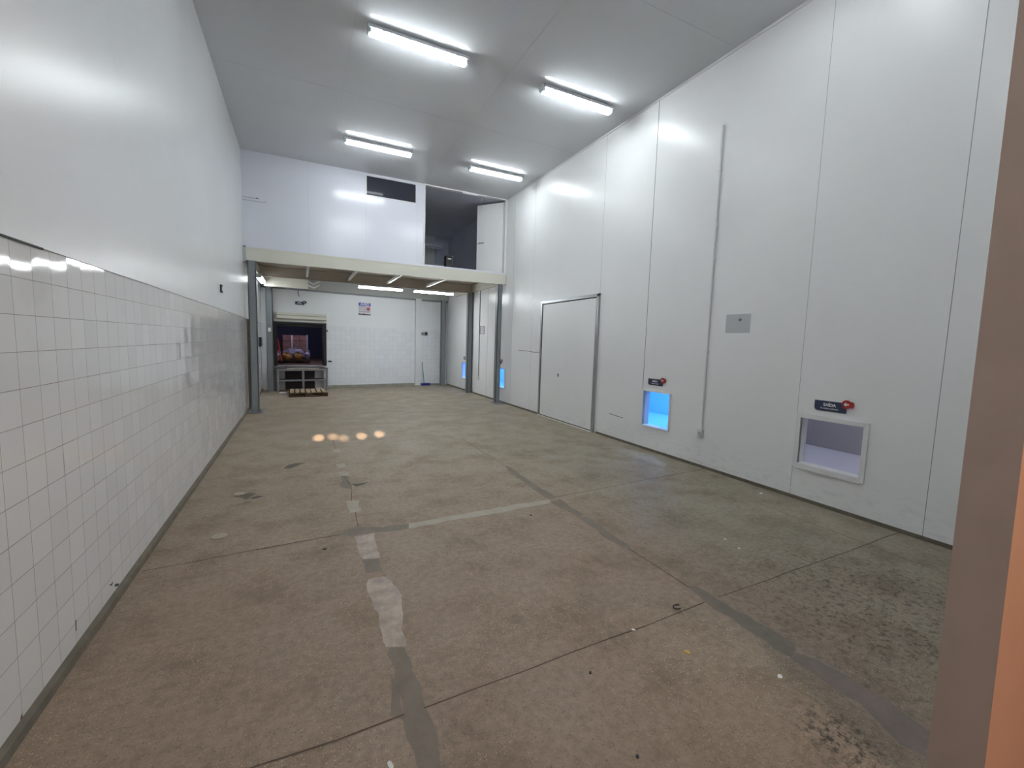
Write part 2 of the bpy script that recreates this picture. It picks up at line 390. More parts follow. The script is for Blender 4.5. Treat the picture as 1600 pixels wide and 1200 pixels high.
HATCH = [(2.17, 2.75, .40, .895), (4.60, 5.13, .385, .915), (10.31, 10.88, .40, .90), (13.13, 13.68, .40, .90)]   # y0 y1 z0 z1
bm = NB(); wall_with_holes(bm, .5, 15.7, 0, H, HATCH, lambda u, z, d: (XR+d, u, z), .12, 0, 1)
for y, w in ((5.17, .007), (2.80, .003), (1.66, .005), (6.38, .003), (8.9, .002), (9.95, .003), (11.55, .005), (13.0, .003)):
    zb = .935 if y == 5.17 else .0
    box(bm, XR-.0012, y-w/2, zb, XR+.01, y+w/2, H, 2 if y in (5.17, 11.55) else 4)
for (ya, za, yb, zb) in ((9.55, 1.42, 9.15, 1.42), (9.15, 1.42, 8.75, 1.40), (8.75, 1.40, 8.5, 1.41), (5.95, .42, 5.6, .40)):
    prism(bm, [(ya, za-.004), (yb, zb-.004), (yb, zb+.006), (ya, za+.006)], XR-.001, XR+.004, 'x', 3)
struct('wall_right', bm, ['panel_right', 'white_trim', 'dark_gap', 'curb', 'seam'])
bm = NB(); box(bm, XR-.014, .5, 0, XR, 6.30, .035); box(bm, XR-.014, 8.46, 0, XR, 15.3, .035); struct('baseboard_right', bm, 'curb')
bm = NB(); box(bm, XR-.012, .5, H-.03, XR, 10.44, H); struct('trim_1', bm, 'white_trim')

# wall behind the camera with the wide doorway; only its right jamb is in view
bm = NB()
X0, X1, ZT = -.72, 2.0, 3.5
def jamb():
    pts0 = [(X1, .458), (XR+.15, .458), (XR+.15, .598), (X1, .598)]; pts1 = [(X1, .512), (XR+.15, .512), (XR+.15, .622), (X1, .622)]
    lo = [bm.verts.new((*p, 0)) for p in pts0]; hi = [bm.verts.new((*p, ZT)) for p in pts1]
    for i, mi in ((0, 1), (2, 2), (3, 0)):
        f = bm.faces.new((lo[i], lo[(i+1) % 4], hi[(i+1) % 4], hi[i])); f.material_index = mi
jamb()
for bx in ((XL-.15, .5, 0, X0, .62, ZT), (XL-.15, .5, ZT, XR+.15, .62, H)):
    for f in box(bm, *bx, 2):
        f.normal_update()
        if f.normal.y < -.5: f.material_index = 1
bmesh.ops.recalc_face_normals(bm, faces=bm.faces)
struct('wall_front', bm, ['brown_paint', 'peach_lit', 'panel_right'])

# back wall, in its own frame: u along the wall, local -y is the room side
DOOR = (.40, 1.68, .72, 1.98)
bm = NB(); wall_with_holes(bm, 0, UB, 0, 1.96, [(*DOOR[:3], 1.96)], lambda u, z, d: (u, d, z), .2, 0, 2)
wall_with_holes(bm, 0, UB, 1.96, H, [(DOOR[0], DOOR[1], 1.96, DOOR[3])], lambda u, z, d: (u, d, z), .2, 1, 2)
struct('wall_back', bm, ['tile_back', 'paint_back', 'rubber'], TB)
bm = NB(); box(bm, 1.76, -.035, 0, 4.69, 0, .085); box(bm, 4.87, -.03, 0, UB-.3, 0, .05); struct('baseboard_back', bm, 'curb_back', TB)
bm = NB(); box(bm, .60, -.02, 0, 1.42, 0, .69); struct('trim_3', bm, 'deck', TB)
bm = NB(); box(bm, 4.68, -.11, 0, 4.885, 0, 3.03, 0, .004); struct('trim_2', bm, 'white_trim', TB)
bm = NB()
for a in ((.318, -.06, .71, .405, .0, 2.035), (1.675, -.06, .71, 1.764, .0, 2.035), (.405, -.06, 1.965, 1.675, 0, 2.035)): box(bm, *a, 0, .006)
box(bm, .40, 0, 1.9, 1.68, .2, 1.98, 0); box(bm, .318, -.07, 2.02, 1.764, -.0, 2.04, 1)
o = struct('door_1', bm, ['rubber', 'post'], TB)
bm = NB(); box(bm, .33, -.03, 2.03, 1.77, 0, 2.12, 0); box(bm, .395, -.13, 2.12, 1.76, 0, 2.21, 0, .008); box(bm, .395, -.115, 2.225, 1.76, 0, 2.295, 0, .008); box(bm, .40, -.10, 2.208, 1.755, 0, 2.227, 1)
s = obj('shutter_housing', bm, ['cream', 'post'], o)
# dark bay beyond the loading door
bm = NB()
box(bm, .12, .2, .70, .30, 6.6, 3.2, 0); box(bm, .12, 6.5, .7, 3.6, 6.7, 3.2, 0); box(bm, 3.5, .2, .7, 3.7, 6.6, 3.2, 0); box(bm, .12, .2, 3.1, 3.7, 6.7, 3.25, 0)
struct('wall_bay', bm, 'bay_navy', TB)
bm = NB(); box(bm, .12, .21, .60, 3.7, 6.7, .70); box(bm, .405, -.0, .64, 1.675, .21, .70); struct('floor_bay', bm, 'bay_floor', TB)

# upper partition on the mezzanine
YM = 10.45
WIN = (1.366, 2.487, 4.79, 5.222)
bm = NB(); wall_with_holes(bm, XL, 2.70, 3.40, H, [WIN], lambda u, z, d: (u, YM+d, z), .08, 0, 0)
for x in (.19, 1.362, 2.512): box(bm, x-.002, YM-.001, 3.40, x+.002, YM+.01, WIN[2] if 1.3 < x < 2.6 else H, 1)
box(bm, XL, YM-.001, 4.79-.9, XL+.002, YM, 4.0, 1)
struct('wall_mezzanine', bm, ['panel_mezz', 'plate_grey'])
bm = NB()
for a in ((WIN[0]-.012, WIN[2]-.012, WIN[1]+.012, WIN[2]+.012), (WIN[0]-.012, WIN[3]-.012, WIN[1]+.012, WIN[3]+.012), (WIN[0]-.012, WIN[2], WIN[0]+.012, WIN[3]), (WIN[1]-.012, WIN[2], WIN[1]+.012, WIN[3])):
    box(bm, a[0], YM-.006, a[1], a[2], YM+.05, a[3])
w = struct('window_1', bm, 'white_trim')
bm = NB(); box(bm, WIN[0]+.01, YM+.02, WIN[2]+.01, WIN[1]-.01, YM+.03, WIN[3]-.01); obj('pane', bm, 'darkglass', w)
bm = NB(); box(bm, 2.665, YM-.012, 3.40, 2.705, YM+.09, H); box(bm, 4.80, YM-.012, 3.40, XR, YM+.09, H); box(bm, 2.705, YM-.01, H-.028, 4.80, YM+.09, H)
box(bm, 2.705, YM-.01, 3.40, 4.8, YM+.02, 3.412)
d2 = struct('door_2', bm, 'white_trim')
hx, hy, fx, fy = 4.775, YM+.06, 4.30, YM+.06+.62
bm = NB(); L = math.dist((hx, hy), (fx, fy))
pr = strip((hx, hy), (fx, fy), .04); prism(bm, pr, 3.42, 5.205); obj('door_leaf', bm, 'panel_right', d2)
lf = d2.children[-1]
bm = NB(); tube(bm, (fx+.0, fy-.09, 4.22), (fx+.10, fy-.09-.13, 4.22), .013); tube(bm, (fx+.02, fy-.04, 4.22), (fx+.0, fy-.09, 4.22), .013); obj('door_handle', bm, 'alu', lf)
bm = NB(); tube(bm, (4.2, YM+.14, 5.215), (4.32, YM+.55, 5.19), .012); box(bm, 3.62, YM-.02, 5.215, 4.02, YM+.02, 5.25); obj('door_closer', bm, 'white_plastic', d2)
# dark room upstairs
bm = NB(); box(bm, XL, 15.3, 3.4, XR, 15.45, 4.32, 1); box(bm, XL, 15.3, 4.32, XR, 15.45, H, 0); box(bm, XL, YM+.085, 3.41, XL+.02, 15.4, H, 0); box(bm, XR-.02, YM+.10, 3.41, XR, 15.4, H, 0)
box(bm, XL, YM+.10, H-.02, XR, 15.4, H, 0); box(bm, XL, YM+.081, 3.41, 2.66, YM+.10, 4.75, 0)
box(bm, 2.0, 14.4, 4.72, 4.3, 14.6, 4.86, 0)
struct('wall_upstairs', bm, ['darkroom', 'darkroom_low_lit'])

# cold-room door in the right wall
bm = NB(); box(bm, XR-.022, 6.45, .03, XR, 8.36, 2.455)
d3 = struct('door_3', bm, 'panel_right')
bm = NB()
for a in ((6.36, 0, 6.43, 2.53), (8.385, 0, 8.44, 2.50)): box(bm, XR-.035, a[0], a[1], XR, a[2], a[3], 0, .004)
box(bm, XR-.035, 6.36, 2.475, XR, 8.44, 2.53, 0, .004)
obj('door_frame', bm, 'alu', d3)
bm = NB(); box(bm, XR-.012, 6.43, .0, XR, 6.452, 2.475); box(bm, XR-.012, 8.358, .0, XR, 8.387, 2.475); box(bm, XR-.012, 6.43, 2.455, XR, 8.38, 2.477); box(bm, XR-.01, 6.43, 0, XR, 8.38, .03)
obj('door_gasket', bm, 'dark_gap', d3)
bm = NB(); box(bm, XR-.06, 6.42, 0, XR-.02, 8.40, .012); obj('threshold', bm, 'cream', d3)
bm = NB(); box(bm, XR-.03, 7.62, .93, XR-.02, 7.66, .99); obj('lock_plate', bm, 'steel', d3)

# hatches through the right wall with the lit chambers behind them
def hatch(n, y0, y1, z0, z1, fw, wall, flo, depth):
    bm = NB()
    o = fw
    for a in ((y0-o, z0-o, y0, z1+o), (y1, z0-o, y1+o, z1+o), (y0, z1, y1, z1+o), (y0-.015, z0-o*1.25, y1+.015, z0)):
        box(bm, XR-.018, a[0], a[1], XR+.02, a[2], a[3], 0, .004)
    w = struct('window_%d' % n, bm, 'white_trim')
    bm = NB(); box(bm, XR+.085, y0, z0, XR+.09, y1, z1); obj('pane', bm, 'pane', w)
    bm = NB(); box(bm, XR+.12, y0-.35, .30, XR+depth+.1, y1+1.6, .345, 1)
    for a in ((XR+depth, y0-.35, .34, XR+depth+.1, y1+1.6, 2.0), (XR+.12, y0-.45, .3, XR+depth+.1, y0-.35, 2.0), (XR+.12, y1+1.6, .3, XR+depth+.1, y1+1.7, 2.0), (XR+.12, y0-.45, 2.0, XR+depth+.1, y1+1.7, 2.1)): box(bm, *a, 0)
    obj('chamber', bm, [wall, flo], w)
hatch(2, *HATCH[0], .045, 'lilac_room', 'lilac_floor', 1.35)
hatch(3, *HATCH[1], .02, 'blue_room', 'blue_room', 1.3)
hatch(4, *HATCH[2], .02, 'blue_room', 'blue_room', 1.3)
hatch(5, *HATCH[3], .02, 'blue_room', 'blue_room', 1.3)

# ------------------------------------------------------------------ lamps
def lamp(name, label, group, mat):
    t = thing(name, label, 'lamp', mat=mat, group=group)
    bm = NB(); prism(bm, [(-.05, 0), (.05, 0), (.074, -.035), (.074, -.058), (-.074, -.058), (-.074, -.035)], -.625, .625, 'x'); obj('housing', bm, 'lamp_body', t)
    bm = NB(); prism(bm, [(-.062, -.058), (.062, -.058), (.06, -.078), (.048, -.098), (.025, -.108), (-.025, -.108), (-.048, -.098), (-.06, -.078)], -.585, .585, 'x'); obj('diffuser', bm, 'glow', t)
    for s in (-1, 1):
        bm = NB(); prism(bm, [(-.062, -.058), (.062, -.058), (.058, -.078), (.044, -.098), (-.044, -.098), (-.058, -.078)], s*.585, s*.622, 'x'); obj('end_cap', bm, 'clear_cap', t)
    for x in (-.45, -.15, .15, .45):
        for s in (-1, 1):
            bm = NB(); box(bm, x-.012, s*.074, -.068, x+.012, s*.08, -.038); obj('clip', bm, 'plate_grey', t)
    return t
T = Matrix.Translation
L0 = lamp('batten_lamp', 'lit fluorescent ceiling batten, larger left one of the nearest pair in view', 'ceiling batten lamps', T((1.385, 5.68, H)))
dup(L0, T((3.755, 5.71, H)), 'lit fluorescent ceiling batten, right one of the nearest pair, high beside the right wall')
dup(L0, T((1.40, 8.86, H)), 'lit fluorescent ceiling batten just in front of the dark upper window')
dup(L0, T((3.83, 8.87, H)), 'lit fluorescent ceiling batten in front of the open upper doorway')
M['glow_dim'] = glow('dimmed_lamp_diffuser', (.93, .98, 1.0), 19)  # emission lowered to tame the light on the right wall and short beam
for x in (1.39, 3.75):
    ov = dup(L0, T((x, 2.45, H)), 'lit fluorescent ceiling batten of the row overhead, nearer than all the others', 'overhead lamps')
    if x > 3:
        for ch in ov.children:
            if ch.name.startswith('diffuser'): ch.data = ch.data.copy(); ch.data.materials[0] = M['glow_dim']
LB = 3.088
dup(L0, T((2.045, 12.7, LB)), 'lit fluorescent batten below the mezzanine, left one of the two side by side', 'lamps under the mezzanine')
dup(L0, T((3.57, 12.7, LB)), 'lit fluorescent batten below the mezzanine, right one near the grey posts', 'lamps under the mezzanine')
dup(L0, T((-.885, 12.9, LB)) @ Matrix.Rotation(math.pi/2, 4, 'Z'), 'lit fluorescent batten below the mezzanine along the left wall, behind the grey post', 'lamps under the mezzanine')
for ch in bpy.data.objects['batten_lamp.008'].children:
    if ch.name.startswith('diffuser'): ch.data = ch.data.copy(); ch.data.materials[0] = M['glow_dim']

# ------------------------------------------------------------------ mezzanine frame
mz = thing('mezzanine', 'cream steel mezzanine on grey posts across the far end of the room', 'mezzanine', (0, 10.4, 0))
mz_inv = T((0, -10.4, 0))
def mpart(name, bm, mat, parent=mz, label=None):
    bmesh.ops.transform(bm, matrix=mz_inv, verts=bm.verts)
    o = obj(name, bm, mat, parent)
    if label: o['label'] = label
    return o
bm = NB()
def channel(bm, x0, x1, y, z0, z1, f=.06, t=.012):
    box(bm, x0, y, z0, x1, y+t, z1); box(bm, x0, y+t, z0, x1, y+f, z0+t); box(bm, x0, y+t, z1-t, x1, y+f, z1)
channel(bm, -.965, 4.83, 10.38, 3.10, 3.345); box(bm, -.965, 10.374, 3.338, 4.83, 10.392, 3.362); mpart('front_beam', bm, 'cream')
bm = NB(); channel(bm, -.9, 4.83, 12.68, 3.09, 3.335); box(bm, -.9, 12.66, 3.085, 4.83, 12.70, 3.095); mpart('middle_beam', bm, 'soffit')
bm = NB(); box(bm, .02, -.10, 3.02, UB-.02, -.02, 3.335); bmesh.ops.transform(bm, matrix=TB, verts=bm.verts); mpart('rear_beam', bm, 'rear_grey')
bm = NB(); box(bm, .02, -.07, 2.975, UB-.02, -.0, 3.02); bmesh.ops.transform(bm, matrix=TB, verts=bm.verts); mpart('rear_angle', bm, 'post', label='grey steel angle along the top of the back wall')
bm = NB(); box(bm, -.965, 10.378, 3.363, 4.83, 10.392, 3.40); mpart('edge_strip', bm, 'panel_mezz')
bm = NB(); box(bm, -.97, 10.393, 3.346, 4.835, 14.4, 3.40); mpart('deck', bm, 'soffit')
for x in (-.97, 4.77):
    bm = NB(); box(bm, x, 10.45, 3.12, x+.055, 14.3, 3.34); mpart('side_beam', bm, 'cream')
for x in (.18, 1.2, 2.22, 3.335):
    bm = NB(); box(bm, x-.025, 10.44, 3.14, x+.025, 12.66, 3.20, 0, .004); mpart('joist', bm, 'white_trim')
bm = NB(); box(bm, 3.70, 10.44, 3.11, 3.78, 10.62, 3.16); mpart('bracket', bm, 'white_trim')
bm = NB(); box(bm, -.86, 13.58, 2.93, .19, 13.64, 3.175); box(bm, -.86, 13.57, 3.16, .19, 13.65, 3.19); box(bm, .185, 13.56, 2.93, .215, 13.66, 3.19); box(bm, -.86, 13.6, 3.19, -.8, 13.64, 3.345); box(bm, .15, 13.6, 3.19, .2, 13.64, 3.345); mpart('short_beam', bm, 'cream')
bm = NB(); box(bm, -1.018, 10.36, 3.08, -.968, 10.44, 3.36); mpart('end_plate', bm, 'plate_grey')
bm = NB(); box(bm, 4.828, 10.37, 3.08, 4.84, 10.44, 3.35); mpart('end_plate', bm, 'plate_grey')
def post(x0, x1, y0, y1, zt, plate):
    bm = NB(); box(bm, x0, y0, .0, x1, y0+.02, zt); box(bm, x0, y1-.02, 0, x1, y1, zt); box(bm, x0+.02, y0+.02, 0, x1-.02, y1-.02, zt); 
    box(bm, x0, y0, 0, x0+.012, y1, zt); box(bm, x1-.012, y0, 0, x1, y1, zt)
    p = mpart('post', bm, 'post')
    if plate:
        bm = NB(); box(bm, x0-.05, y0-.18, 0, x1+.07, y1+.04, .02, 0, .004)
        for bx, by in ((x0+.01, y0-.1), (x1+.02, y0-.1), (x1+.03, y0-.02)): tube(bm, (bx, by, .01), (bx, by, .055), .014)
        mpart('base_plate', bm, 'steel', p)
    return p
pl = post(-.94, -.795, 10.33, 10.47, 3.10, True)
post(4.60, 4.715, 10.33, 10.47, 3.10, True)
post(4.66, 4.81, 12.69, 12.84, 3.09, False)
post(-.87, -.705, 14.16, 14.32, 3.02, False)
post(4.50, 4.65, 14.95, 15.11, 3.02, False)

# ------------------------------------------------------------------ signs
SR = lambda y, z: Matrix(((0, 0, -1, XR-.002), (-1, 0, 0, y), (0, 1, 0, z), (0, 0, 0, 1)))   # sign face on the right wall
SB = lambda u, z, off=0: TB @ Matrix(((1, 0, 0, u), (0, 0, -1, -.002-off), (0, 1, 0, z), (0, 0, 0, 1)))
def hatch_sign(label, mat, w, h, badge='red', k=1.):
    t = thing('hatch_sign', label, 'sign', mat=mat)
    r = h*.3; pts = [(w/2, -h/2), (w/2, h/2), (-w/2, h/2), (-w/2, -h/2+r)] + [(-w/2+r-r*math.cos(a), -h/2+r-r*math.sin(a)) for a in (.5, 1.05, 1.57)]
    bm = NB(); prism(bm, pts, 0, .005); obj('panel', bm, 'navy', t)
    text('SAÍDA', h*.40, t, 'white_ink', 'heading', -.02*w, h*.12, .0058, bold=.0012*k)
    text('Produto acabado', h*.23, t, 'white_ink', 'caption', -.02*w, -h*.22, .0058, bold=.0002)
    bx, by, br = w/2, h/2-.012*k, .043*k
    bm = NB(); prism(bm, disc(28, br, bx, by), .004, .012); bd = obj('badge', bm, badge, t)
    bm = NB(); prism(bm, [(bx+br*.62, by+br*.75), (bx+br*1.35, by+br*.6), (bx+br*1.5, by), (bx+br*1.35, by-br*.7), (bx+br*.62, by-br*.75), (bx+br*.95, by)], .003, .010); obj('badge_tab', bm, badge, t)
    bm = NB(); a = br*.62
    prism(bm, [(bx-a, by), (bx-.1*a, by+a*.8), (bx-.1*a, by+a*.28), (bx+a*.8, by+a*.28), (bx+a*.8, by-a*.28), (bx-.1*a, by-a*.28), (bx-.1*a, by-a*.8)], .012, .0132); obj('arrow', bm, 'white_ink', bd)
    return t
hatch_sign('navy sign with red arrow badge above the lilac hatch, nearest sign on the right wall', SR(2.482, 1.052), .296, .105)
hatch_sign('navy sign with red arrow badge above the blue hatch next to the big white door', SR(4.905, 1.07), .298, .098)
hatch_sign('dark sign above the pale blue hatch half hidden behind the front right post', SR(10.66, 1.08), .29, .10)
hatch_sign('dark sign above the far pale hatch behind the second right post', SR(13.38, 1.06), .29, .10)
t = hatch_sign('small navy sign on the back wall above the dark loading opening', SB(1.03, 2.60), .25, .095, 'black')
p = thing('notice_poster', 'white notice poster with blue heading high on the tiled back wall', 'poster', mat=SB(2.955, 2.555))
bm = NB(); box(bm, -.192, .1, .003, .192, .195, .004); hd = obj('header', bm, 'poster_blue', p)
text('AVISO', .1, p, 'white_ink', 'heading', 0, .147, .0046, bold=.002)
bm = NB(); box(bm, -.2, -.2, 0, .2, .2, .003)
for i, (y, x1) in enumerate(((.065, .05), (.03, .04), (-.01, .06), (-.045, .06), (-.08, .17), (-.1, .13))):
    x = -.18
    while x < x1: l = random.uniform(.02, .05); box(bm, x, y-.006, .003, min(x+l, x1+.01), y+.007, .0038, 1); x += l+.012
obj('sheet', bm, ['poster_paper', 'poster_grey'], p)
bm = NB(); prism(bm, disc(24, .055, .12, .01), .003, .0038); obj('red_mark', bm, 'poster_red', p)
bm = NB(); prism(bm, [(-.195, -.195), (.195, -.195), (.195, -.165), (.02, -.16), (-.03, -.145), (-.1, -.165), (-.16, -.155), (-.195, -.13)], .003, .004); obj('footer', bm, 'poster_black', p)

# ------------------------------------------------------------------ right wall fittings
t = thing('conduit', 'white vertical conduit with a socket box, between the blue and lilac hatches', 'conduit', (XR, 4.01, .46))
bm = NB(); tube(bm, (-.014, 0, .06), (-.014, 0, 3.95), .0125); obj('pipe', bm, 'white_plastic', t)
bm = NB(); box(bm, -.05, -.035, -.03, 0, .035, .065, 0, .006); b = obj('socket_box', bm, 'white_plastic', t)
bm = NB(); box(bm, -.056, -.018, -.012, -.05, .018, .03, 0); obj('socket_face', bm, 'plate_grey', b)
for z in (1.1, 2.3, 3.4):
    bm = NB(); box(bm, -.03, -.02, z-.012, 0, .02, z+.012); obj('clamp', bm, 'white_plastic', t)
t = thing('conduit', 'thin grey conduit with a socket on the right wall under the mezzanine', 'conduit', (XR, 12.15, .5))
bm = NB(); tube(bm, (-.012, 0, .05), (-.012, 0, 2.83), .011); obj('pipe', bm, 'post', t)
bm = NB(); box(bm, -.05, -.04, -.04, 0, .04, .07, 0, .006); obj('socket_box', bm, 'white_plastic', t)
t = thing('wall_plate', 'pale grey square plate on the right wall above the conduit socket', 'plate', (XR, 3.6, 1.92))
bm = NB(); box(bm, -.004, -.165, -.115, 0, .165, .115); b = obj('plate', bm, 'plate_grey', t)
bm = NB(); tube(bm, (-.009, -.03, .045), (-.003, -.03, .045), .018); obj('knob', bm, 'steel', t)
t = thing('framed_notice', 'small framed notice on the right wall between the two far posts', 'notice', (XR, 11.95, 1.95))
bm = NB()
for a in ((-.15, -.115, .15, -.10), (-.15, .10, .15, .115), (-.15, -.1, -.135, .1), (.135, -.1, .15, .1)): box(bm, -.014, a[0], a[1], 0, a[2], a[3])
obj('frame', bm, 'post', t)
bm = NB(); box(bm, -.006, -.135, -.1, 0, .135, .1); obj('sheet', bm, 'poster_paper', t)
bm = NB(); box(bm, -.008, -.06, -.04, -.006, .02, .05); obj('print', bm, 'plate_grey', t)

# ------------------------------------------------------------------ left wall fittings
t = thing('wall_socket', 'small dark-rimmed socket high on the left wall above the tiles', 'socket', (XL+.006, 7.5, 2.25))
bm = NB(); box(bm, 0, -.06, -.055, .02, .06, .055, 0, .004); obj('rim', bm, 'dark_gap', t)
bm = NB(); box(bm, .02, -.03, -.03, .025, .03, .03); obj('face', bm, 'white_plastic', t)
t = thing('control_box', 'black control box on the tiled left wall behind the front left post', 'box', (XL, 13.95, 1.42))
bm = NB(); box(bm, 0, -.2, -.13, .05, .2, .13, 0, .006); obj('case', bm, 'black', t)
bm = NB(); box(bm, .0, -.03, -.28, .02, .03, -.2); tube(bm, (.01, 0, -.21), (.01, 0, -.12), .008); obj('junction', bm, 'white_plastic', t)
t = thing('cable_rail', 'thin pale cable rail on the upper mezzanine wall beside the left wall', 'rail', (-.8, YM, 4.34))
bm = NB(); box(bm, -.20, -.014, .01, .09, 0, .022); box(bm, -.21, -.012, -.045, .21, 0, -.033); box(bm, .195, -.012, -.04, .21, 0, -.005); obj('rail', bm, 'plate_grey', t)
bm = NB(); box(bm, .03, -.02, .012, .07, 0, .03); obj('clip', bm, 'post', t)
t = thing('light_switch', 'white switch on the grey rear left post beside the dark opening', 'switch', (-.79, 14.16, 1.77))
bm = NB(); box(bm, -.035, -.03, -.055, .035, 0, .055, 0, .005); b = obj('plate', bm, 'white_plastic', t)
bm = NB(); box(bm, -.015, -.036, -.02, .015, -.03, .02); obj('rocker', bm, 'white_trim', b)
t = thing('pipe', 'dark vertical pipe on the left wall behind the front left post', 'pipe', (XL+.03, 10.75, 0))
bm = NB(); tube(bm, (0, 0, .0), (0, 0, 1.93), .022); obj('tube', bm, 'curb', t)
bm = NB(); box(bm, -.03, -.03, 1.5, .02, .03, 1.53); obj('bracket', bm, 'steel', t)

# ------------------------------------------------------------------ back wall fittings
def bt(name, label, cat, u, z, off=0): return thing(name, label, cat, mat=TB @ T((u, -off, z)))
t = bt('wall_socket', 'grey double socket on the back wall right of the white pilaster', 'socket', 5.035, 1.835)
bm = NB(); box(bm, -.115, -.03, -.055, -.01, 0, .04, 0, .004); obj('cover', bm, 'post', t)
bm = NB(); box(bm, .02, -.03, -.055, .115, 0, .055, 0, .004); obj('cover', bm, 'deck', t)
bm = NB(); box(bm, .0, -.012, -.09, .14, 0, .075, 0, .003); obj('back_plate', bm, 'white_plastic', t)
t = bt('wall_hook', 'small black bracket on the back wall low beside the dark opening', 'bracket', 1.87, .85)
bm = NB(); prism(bm, [(-.06, -.02), (.06, -.02), (.035, .02), (-.03, .02)], -.04, 0, 'y'); obj('bracket', bm, 'black', t)
t = bt('push_button', 'small grey push button on the back wall beside the opening, at head height', 'button', 1.795, 1.80)
bm = NB(); box(bm, -.022, -.03, -.03, .022, 0, .03, 0, .004); obj('case', bm, 'post', t)
bm = NB(); tube(bm, (0, -.04, 0), (0, -.03, 0), .012); obj('button', bm, 'black', t)
t = bt('cable_drop', 'short dark cable end dangling from the steel angle above the small navy sign', 'cable', .99, 2.975, .03)
bm = NB(); tube(bm, (0, 0, 0), (.0, 0, -.11), .012); tube(bm, (0, 0, -.11), (.03, 0, -.18), .012); obj('cable', bm, 'post', t)
t = thing('angled_fitting', 'small white fitting with two angled flaps hanging under the mezzanine', 'fitting', (.35, 13.35, 3.345))
bm = NB(); box(bm, -.1, -.05, -.26, .1, .05, 0, 0, .004); obj('stem', bm, 'plate_grey', t)
for z in (-.26, -.36):
    bm = NB(); prism(bm, [(-.15, z+.03), (0, z-.05), (.15, z+.04), (.15, z+.06), (0, z-.02), (-.15, z+.05)], -.1, .1, 'y'); obj('flap', bm, 'white_plastic', t)
bm = NB(); box(bm, -.02, -.03, -.38, .02, .03, -.24); obj('stalk', bm, 'plate_grey', t)

# broom leaning by the pilaster
t = bt('broom', 'broom with green handle and blue head leaning on the back wall', 'broom', 5.03, 0, .12)
bm = NB(); tube(bm, (-.03, 0, .08), (-.07, .095, .83), .011); obj('handle', bm, 'green', t)
bm = NB(); box(bm, -.16, -.10, .03, .17, .06, .08, 0, .012); hd = obj('head', bm, 'blue', t)
bm = NB()
for i in range(14):
    x = -.15+.022*i; prism(bm, [(x, -.085), (x+.018, -.085), (x+.018, .05), (x, .05)], 0, .035)
obj('bristles', bm, 'blue', t)

# dock table in front of the loading opening
t = bt('dock_table', 'grey steel dock table below the dark loading opening', 'table', 1.0, 0, .6)
for x in (-.655, 0, .655):
    bm = NB(); box(bm, x-.03, -.03, 0, x+.03, .03, .60, 0, .004); l = obj('leg', bm, 'steel', t)
for x in (-.655, .655):
    bm = NB(); box(bm, x-.03, .50, 0, x+.03, .56, .60, 0, .004); l = obj('leg', bm, 'steel', t)
bm = NB(); box(bm, -.685, -.035, .60, .685, .03, .655, 0, .004); box(bm, -.685, .50, .60, .685, .56, .655); box(bm, -.685, .03, .60, -.63, .5, .655); box(bm, .63, .03, .60, .685, .5, .655); obj('top_frame', bm, 'steel', t)
bm = NB(); box(bm, -.685, -.03, .655, .685, .575, .675); obj('deck_plate', bm, 'deck', t)
bm = NB(); prism(bm, [(-.42, -.035), (-.1, -.045), (0, -.035), (.18, -.045), (.44, -.035), (.44, .05), (.25, .09), (.1, .04), (-.05, .1), (-.2, .05), (-.42, .03)], .64, .682); obj('deck_lip', bm, 'deck_pale', t)
bm = NB(); box(bm, -.625, -.022, .30, -.03, .022, .345); box(bm, .03, -.022, .30, .625, .022, .345); obj('rail', bm, 'steel', t)
bm = NB(); box(bm, -.63, .03, .31, .63, .5, .335); obj('shelf', bm, 'deck', t)
bm = NB(); box(bm, -.625, .51, .24, .625, .55, .275); obj('rail', bm, 'steel', t)
t = bt('rubber_mat', 'dark green rubber mat lying on the right end of the dock table', 'mat', 1.40, .6835, .3)
bm = NB(); box(bm, -.2, -.22, 0, .2, .2, .012, 0, .004); prism(bm, [(-.2, -.22), (.0, -.235), (.2, -.22), (.2, -.18), (-.2, -.18)], .0, .014); obj('mat', bm, 'deck', t)

# wooden pallet
def pallet(name, label, mat, w, d, h, n, top='wood', bot='wood_dark'):
    t = thing(name, label, 'pallet', mat=mat)
    for i in range(n):
        x = -w/2+.03+(w-.06-.10)*i/(n-1)
        bm = NB(); box(bm, x, -d/2, h-.022, x+.10, d/2, h+random.uniform(-.002, .002), 0, .003); obj('slat', bm, top, t)
    for y in (-d/2+.05, 0, d/2-.05):
        bm = NB(); box(bm, -w/2, y-.05, h-.042, w/2, y+.05, h-.023); obj('cross_board', bm, bot, t)
        for x in (-w/2+.07, 0, w/2-.07):
            bm = NB(); box(bm, x-.07, y-.045, .022, x+.07, y+.045, h-.042); obj('block', bm, bot, t)
        bm = NB(); box(bm, -w/2, y-.05, 0, w/2, y+.05, .022); obj('bottom_board', bm, bot, t)
    return t
pallet('pallet', 'empty wooden pallet on the floor in front of the dock table', T((.165, 13.12, 0)) @ Matrix.Rotation(.02, 4, 'Z'), .95, .92, .125, 7)
bm = NB()
for i in range(24):
    a, b = 2*math.pi*i/24, 2*math.pi*(i+1)/24
    tube(bm, (.10*math.cos(a), .13*math.sin(a), .012), (.10*math.cos(b), .13*math.sin(b), .012), .012, 8)
o = obj('ring', bm, 'white_plastic'); o.location = (-.46, 13.62, 0); tag(o, 'white plastic ring on the floor by the dock table left leg', 'ring')

